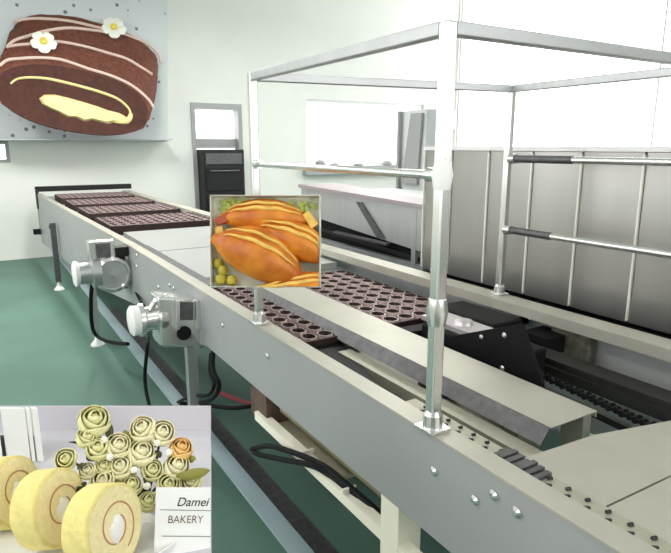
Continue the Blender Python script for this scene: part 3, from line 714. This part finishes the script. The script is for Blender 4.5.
# roll slices
yb_ = mat('yellow_sponge', (.82, .70, .27), .85, noise=.10, nscale=60, bump=.5, sss=.1)
yc_ = mat('yellow_cut', (.90, .78, .42), .9, noise=.08, nscale=120, bump=.5)
jam = mat('brown_swirl', (.50, .24, .12), .6); whc = mat('whipped_cream', (.88, .85, .80), .45, bump=.5, nscale=60)
def roll_slice(label, x, ybase, rad, wid, turn, lean=0):
    base = pq(x, ybase, ZT+.008); t = thing('roll_cake_slice', label, 'cake slice', tuple(base), 'yellow roll cake slices on the plate')
    toc = (CP-base); toc.z = 0; toc.normalize(); side = V((0, 0, 1)).cross(toc)   # to the viewer's right
    ax = (side*math.sin(turn)+toc*math.cos(turn)).normalized(); up = (V((0, 0, 1))-ax*.22).normalized(); ax = (ax-up*ax.dot(up)).normalized(); sd = up.cross(ax)
    c = base+V((0, 0, rad*.97))-ax*0
    c.z = base.z+rad*.99
    f0 = c-ax*wid*.5; N = 40
    b = bm_(); rings = []
    for tt, k in ((-.02, .90), (0, .96), (.05, 1), (.5, 1.005), (.95, 1), (1.0, .965), (1.01, .93)):
        ring = []
        for i in range(N):
            q = 2*PI*i/N; rr = rad*k*(1+.012*math.sin(3*q+1)+.006*math.sin(11*q))
            p = f0+ax*wid*tt+sd*math.cos(q)*rr*.97+up*math.sin(q)*rr
            p.z = max(p.z, base.z+.0005); ring.append(b.verts.new(p))
        rings.append(ring)
    for a, cc in zip(rings, rings[1:]):
        for i in range(N): b.faces.new((a[i], a[(i+1) % N], cc[(i+1) % N], cc[i]))
    b.faces.new(rings[0][::-1]); b.faces.new(rings[-1]); finish('sponge_ring', b, yb_, t, smooth=True)
    fz = f0+ax*wid*1.012
    def fp(q, r, o=0): return fz+ax*o+sd*math.cos(q)*r*.97+up*math.sin(q)*r
    b = bm_(); vs = [b.verts.new(fp(2*PI*i/N, rad*.91, .0008)) for i in range(N)]; v2 = [b.verts.new(fp(2*PI*i/N, rad*.91, -.002)) for i in range(N)]; b.faces.new(vs); b.faces.new(v2[::-1])
    for i in range(N): b.faces.new((vs[i], vs[(i+1) % N], v2[(i+1) % N], v2[i]))
    fc = finish('cut_face', b, yc_, t)
    b = bm_(); pts = []
    for i in range(54):
        q = -1.3+i*.155; r = rad*(.66-.0075*i); pts.append(fp(q, r, .001))
    tube(b, pts, .0013, 6); finish('swirl_line', b, jam, fc, smooth=True)
    b = bm_(); ring = []
    N2 = 18
    for i in range(N2):
        q = 2*PI*i/N2; rr = rad*.26*(1+.25*math.sin(2*q+.8)+.1*math.sin(5*q)); ring.append((q, rr))
    cc0 = fz-up*rad*.06+sd*rad*-.02
    def f2(q, r, o): return cc0+ax*o+sd*math.cos(q)*r*.8+up*math.sin(q)*r*1.35
    r0 = [b.verts.new(f2(q, r, .0005)) for q, r in ring]; r1 = [b.verts.new(f2(q, r*.8, .004)) for q, r in ring]; tp = b.verts.new(f2(0, 0, .005))
    for i in range(N2): b.faces.new((r0[i], r0[(i+1) % N2], r1[(i+1) % N2], r1[i])); b.faces.new((r1[i], r1[(i+1) % N2], tp))
    finish('cream_centre', b, whc, fc, smooth=True)
roll_slice('yellow roll cake slice nearest the name card, in front of the other two', 107, 562, .0600, .044, .85)
roll_slice('middle yellow roll cake slice of the three on the white plate', 54, 541, .058, .044, .85)
roll_slice('yellow roll cake slice at the left edge, farthest from the name card', 10, 523, .056, .042, .85)

# bouquet of cream roses
bq = thing('rose_bouquet', 'bouquet of cream and pale green roses lying behind the roll slices', 'bouquet', tuple(pq(135, 480)))
rose_m = mat('rose_cream', (.92, .86, .56), .6, noise=.1, nscale=40, sss=.15); rose_g = mat('rose_green', (.82, .79, .42), .6, noise=.15, nscale=40, sss=.1); rose_o = mat('rose_peach', (.82, .52, .18), .6)
leaf_d = mat('dark_leaf', (.075, .085, .03), .6, noise=.3, nscale=30); stem_m = mat('dark_stem', (.05, .035, .02), .7); leaf_o = mat('olive_leaf', (.24, .23, .04), .55)
def rose(x, y, rpx, D, m, tiltv):
    c = at_d(x, y, D); dist = (c-CP).length; r = rpx*dist/FPX*1.0
    n = ((CP-c).normalized()*.75+V((0, 0, .45))+tiltv).normalized(); u, w = frame_of(n)
    b = bm_()
    # outer cup and nested petals
    for lay, (k, tw, npet, cl) in enumerate(((1.0, 0, 4, .82), (.74, .6, 3, .70), (.46, 1.3, 3, .6))):
        for p in range(npet):
            a0 = 2*PI*p/npet+tw; aw = 2*PI/npet*.66; NA, NT = 6, 6; g_ = []
            for i in range(NT+1):
                t = i/NT; row = []
                for j in range(NA+1):
                    s = -1+2*j/NA; a = a0+s*aw; tt = t*(1-.18*s*s)
                    th = PI*(.04+(.66, .68, .78)[lay]*tt); rad = math.sin(th)*r*k*(1+.04*s); 
                    rad = rad*(1 if tt < .8 else 1+.25*(tt-.8)*(1 if lay < 2 else -1))
                    hz = -math.cos(th)*r*(.95-.02*lay)+(.10*lay*r)
                    row.append(b.verts.new(c+(u*math.cos(a)+w*math.sin(a))*(rad+.02*r*(p % 2))+n*hz))
                g_.append(row)
            for i in range(NT):
                for j in range(NA): b.faces.new((g_[i][j], g_[i][j+1], g_[i+1][j+1], g_[i+1][j]))
    lathe(b, c-n*r*.5, n, [(0, r*.2), (r*.4, r*.42), (r*.85, r*.36), (r*1.12, r*.22), (r*1.2, r*.06)], 12)
    o = finish('rose', b, m, bq, smooth=True)
    so = o.modifiers.new('thick', 'SOLIDIFY'); so.thickness = r*.04
    b = bm_(); lathe(b, c-n*r*1.0, n, [(0, r*.2), (r*.3, r*.6), (r*.9, r*.3), (r*1.1, r*.05)], 10); finish('rose_base', b, leaf_o, o, smooth=True)
    return c, n, r
roses = [(94, 421, 14, 1), (143, 429, 12, 0), (162, 433, 12, 0), (181, 449, 10.5, 2), (118, 446, 11.5, 0), (98, 449, 11, 1), (141, 453, 12.5, 0), (86, 438, 9, 1), (66, 459, 9.5, 1), (120, 467, 11, 0), (104, 467, 8, 1), (152, 470, 10, 1), (177, 467, 12, 0), (102, 481, 11, 0), (168, 485, 11, 1), (192, 482, 10, 1), (131, 486, 9.5, 1), (87, 471, 7.5, 0), (148, 502, 9, 1)]
rb = []
for x, y, r_, k in roses:
    D = .905+.075*(500-y)/80
    if y > 498: D = .87
    rb.append(rose(x, y, r_, D, (rose_m, rose_g, rose_o)[k], V((random.uniform(-.35, .35), random.uniform(-.2, .2), random.uniform(-.2, .2)))))
knot = pq(150, 497, ZT+.012)
for c, n, r in rb:
    b = bm_(); e = c-n*r; m_ = (e+knot)/2; m_.z = max(m_.z, ZT+.005); kk = knot+V((random.uniform(-.01, .01), random.uniform(-.01, .01), 0))
    tube(b, smooth_path([e, m_, kk], 4), .0022, 6); finish('stem', b, stem_m, bq, smooth=True)
for x, y, D in ((104, 440, .955), (169, 452, .94), (147, 486, .90), (157, 443, .95), (134, 470, .92), (110, 457, .93)):
    c = at_d(x, y, D); b = bm_(); lathe(b, c-V((0, 0, .006)), (0, 0, 1), [(0, .002), (.004, .006), (.009, .0055), (.012, .001)], 10); finish('bud', b, petal, bq, smooth=True)
def leaf(pts, wmax, m, nm='leaf'):
    P = smooth_path(pts, 4); b = bm_(); n = len(P); L_ = []
    for i, p in enumerate(P):
        t = i/(n-1); d = (P[min(i+1, n-1)]-P[max(i-1, 0)]).normalized(); s = d.cross((CP-p).normalized()).normalized(); w_ = wmax*math.sin(PI*min(.98, .06+t*.92))
        L_.append((b.verts.new(p-s*w_), b.verts.new(p-(CP-p).normalized()*.002), b.verts.new(p+s*w_)))
    for a, c in zip(L_, L_[1:]): b.faces.new((a[0], a[1], c[1], c[0])); b.faces.new((a[1], a[2], c[2], c[1]))
    o = finish(nm, b, m, bq, smooth=True); s_ = o.modifiers.new('thick', 'SOLIDIFY'); s_.thickness = .0008
leaf([at_d(176, 476, .91), at_d(195, 474, .905), at_d(210, 470, .90)], .009, leaf_o)
leaf([at_d(132, 452, .95), at_d(128, 440, .965), at_d(124, 430, .97)], .009, leaf_o)
leaf([at_d(110, 440, .96), at_d(109, 430, .97), at_d(107, 418, .98)], .007, leaf_d)
leaf([at_d(90, 447, .95), at_d(80, 443, .955), at_d(68, 442, .96)], .0022, stem_m)
random.seed(11)
for k in range(46):
    x = random.uniform(76, 190); y = random.uniform(440, 496)
    D = .885+.075*(500-y)/80+.02; c = at_d(x, y, D); a = random.uniform(0, 2*PI)
    if c.z < ZT+.008: c.z = ZT+.008
    e = c+R*math.cos(a)*.016+V((0, 0, 1))*max(-.006, math.sin(a)*.014)
    leaf([c, (c+e)/2+V((0, 0, .003)), e], .006, leaf_d if k % 3 else leaf_o)

# name card
nc = thing('name_card', 'white folded name card with black script and brown capitals', 'card', tuple(pq(183, 552)))
cd = .80
def Kp(x, y, o=0):
    # card face: vertical plane facing the viewer, slightly leaned back
    base = pq(183, 553); f = (CP-base); f.z = 0; f.normalize(); s = V((0, 0, 1)).cross(f)
    nrm = (f+V((0, 0, .35))).normalized(); up = nrm.cross(s).normalized()
    if up.z < 0: up = -up
    d = ray(x, y); k = (base-CP).dot(nrm)/d.dot(nrm); return CP+d*k+nrm*o, nrm
def KP(x, y, o=0): return Kp(x, y, o)[0]
nrm = Kp(183, 520)[1]
b = bm_(); prism(b, [KP(154, 556), KP(210.6, 556), KP(210.6, 487.5), KP(156, 487.5)], -nrm*.0015); cface = finish('card_face', b, white_p, nc)
b = bm_(); t0, t1 = KP(156, 487.5), KP(210.6, 487.5); f_ = V((nrm.x, nrm.y, 0)).normalized()
dn = (t0.z-ZT-.001)
prism(b, [t0, t1, t1-f_*.045-V((0, 0, dn)), t0-f_*.045-V((0, 0, dn))], -nrm*.001+V((0, 0, -.0005))); finish('card_back', b, white_p, nc)
ink = mat('black_ink', (.02, .02, .02), .6); inkb = mat('brown_ink', (.16, .08, .05), .6); inkg = mat('grey_ink', (.25, .25, .25), .6)
def text(s, x, y, hpx, m, shear, wpx, bold=.0):
    cu = bpy.data.curves.new('t', 'FONT'); cu.body = s; cu.size = 1; cu.shear = shear; cu.extrude = .012; cu.offset = bold
    to = bpy.data.objects.new('t', cu); C.objects.link(to); dg = bpy.context.evaluated_depsgraph_get(); dg.update()
    me = bpy.data.meshes.new_from_object(to.evaluated_get(dg)); bpy.data.objects.remove(to)
    o0 = KP(x, y, .0004); ex = (KP(x+10, y, .0004)-o0)/10; ey = (KP(x, y-10, .0004)-o0)/10
    xs = [v.co.x for v in me.vertices]; ys = [v.co.y for v in me.vertices]; w0 = max(xs)-min(xs); x0 = min(xs); capH = max(ys)
    par = V(nc['_o'])
    for v in me.vertices:
        q = v.co; v.co = o0+ex*((q.x-x0)/w0*wpx)+ey*(q.y/capH*hpx)+nrm*(q.z*.02)-par
    me.name = 'lettering'; me.materials.append(m); ob = bpy.data.objects.new('lettering', me); C.objects.link(ob); ob.parent = cface; ob['label'] = 'lettering reading '+s
text('Damei', 177, 506, 8.5, ink, .35, 33, .003)
text('BAKERY', 168, 523, 7.5, inkb, .12, 36, -.005)
b = bm_(); 
for (x0, y0, x1, y1, h) in ((160, 510, 210.4, 511, .8), (162, 536.5, 210.4, 537, 1.0)):
    prism(b, [KP(x0, y0, .0003), KP(x1, y1, .0003), KP(x1, y1-h, .0003), KP(x0, y0-h, .0003)], nrm*.0003)
finish('printed_line', b, inkg, cface)

# ------------------------------------------------------------------ lights
world = bpy.data.worlds.new('world'); scene.world = world; world.use_nodes = True
bg = world.node_tree.nodes['Background']; bg.inputs[0].default_value = (1, 1, 1, 1); bg.inputs[1].default_value = 4.0
lamp_em = bpy.data.materials.new('fill_lamp_diffuser'); lamp_em.use_nodes = True  # glowing face of the added fill lamps
pb = lamp_em.node_tree.nodes['Principled BSDF']; pb.inputs['Emission Color'].default_value = (1, 1, .97, 1); pb.inputs['Emission Strength'].default_value = 2
L0 = None
for i, (x, y, en) in enumerate(((-1.5, 0, 32), (-1.5, 3.4, 25), (1.6, 0, 10), (1.3, 6.4, 120), (4.9, 0, 15), (4.6, 6.0, 110), (-1.2, 6.6, 100))):  # unseen lamps added to brighten the room and the lower back wall
    b = bm_(); box(b, x-.3, x+.3, y-.8, y+.8, 3.75, 3.83); t = tag(finish('fill_lamp', b, frame_w, None, loc=(x, y, 3.83)), 'added fill lamp hung unseen above the view', 'lamp', 'added fill lamps')
    b = bm_(); box(b, x-.27, x+.27, y-.77, y+.77, 3.74, 3.749); finish('fill_diffuser', b, lamp_em, t)
    b = bm_()
    for s in (-.6, .6): tube(b, [(x, y+s, 3.83), (x, y+s, ZC)], .006, 6)
    finish('fill_lamp_rod', b, frame_g, t)
    ld = bpy.data.lights.new('fill_light', 'AREA'); ld.shape = 'RECTANGLE'; ld.size = .5; ld.size_y = 1.5; ld.energy = en; ld.color = (1, .99, .95)
    lo = bpy.data.objects.new('fill_light', ld); C.objects.link(lo); lo.location = (x, y, 3.73)
for o in C.objects:
    if '_o' in o: del o['_o']
vs = scene.view_settings; vs.view_transform = 'Standard'; vs.look = 'None'; vs.gamma = 1; vs.use_curve_mapping = False; vs.exposure = 0.0
scene.cycles.use_denoising = True; scene.cycles.max_bounces = 10; scene.cycles.transparent_max_bounces = 12
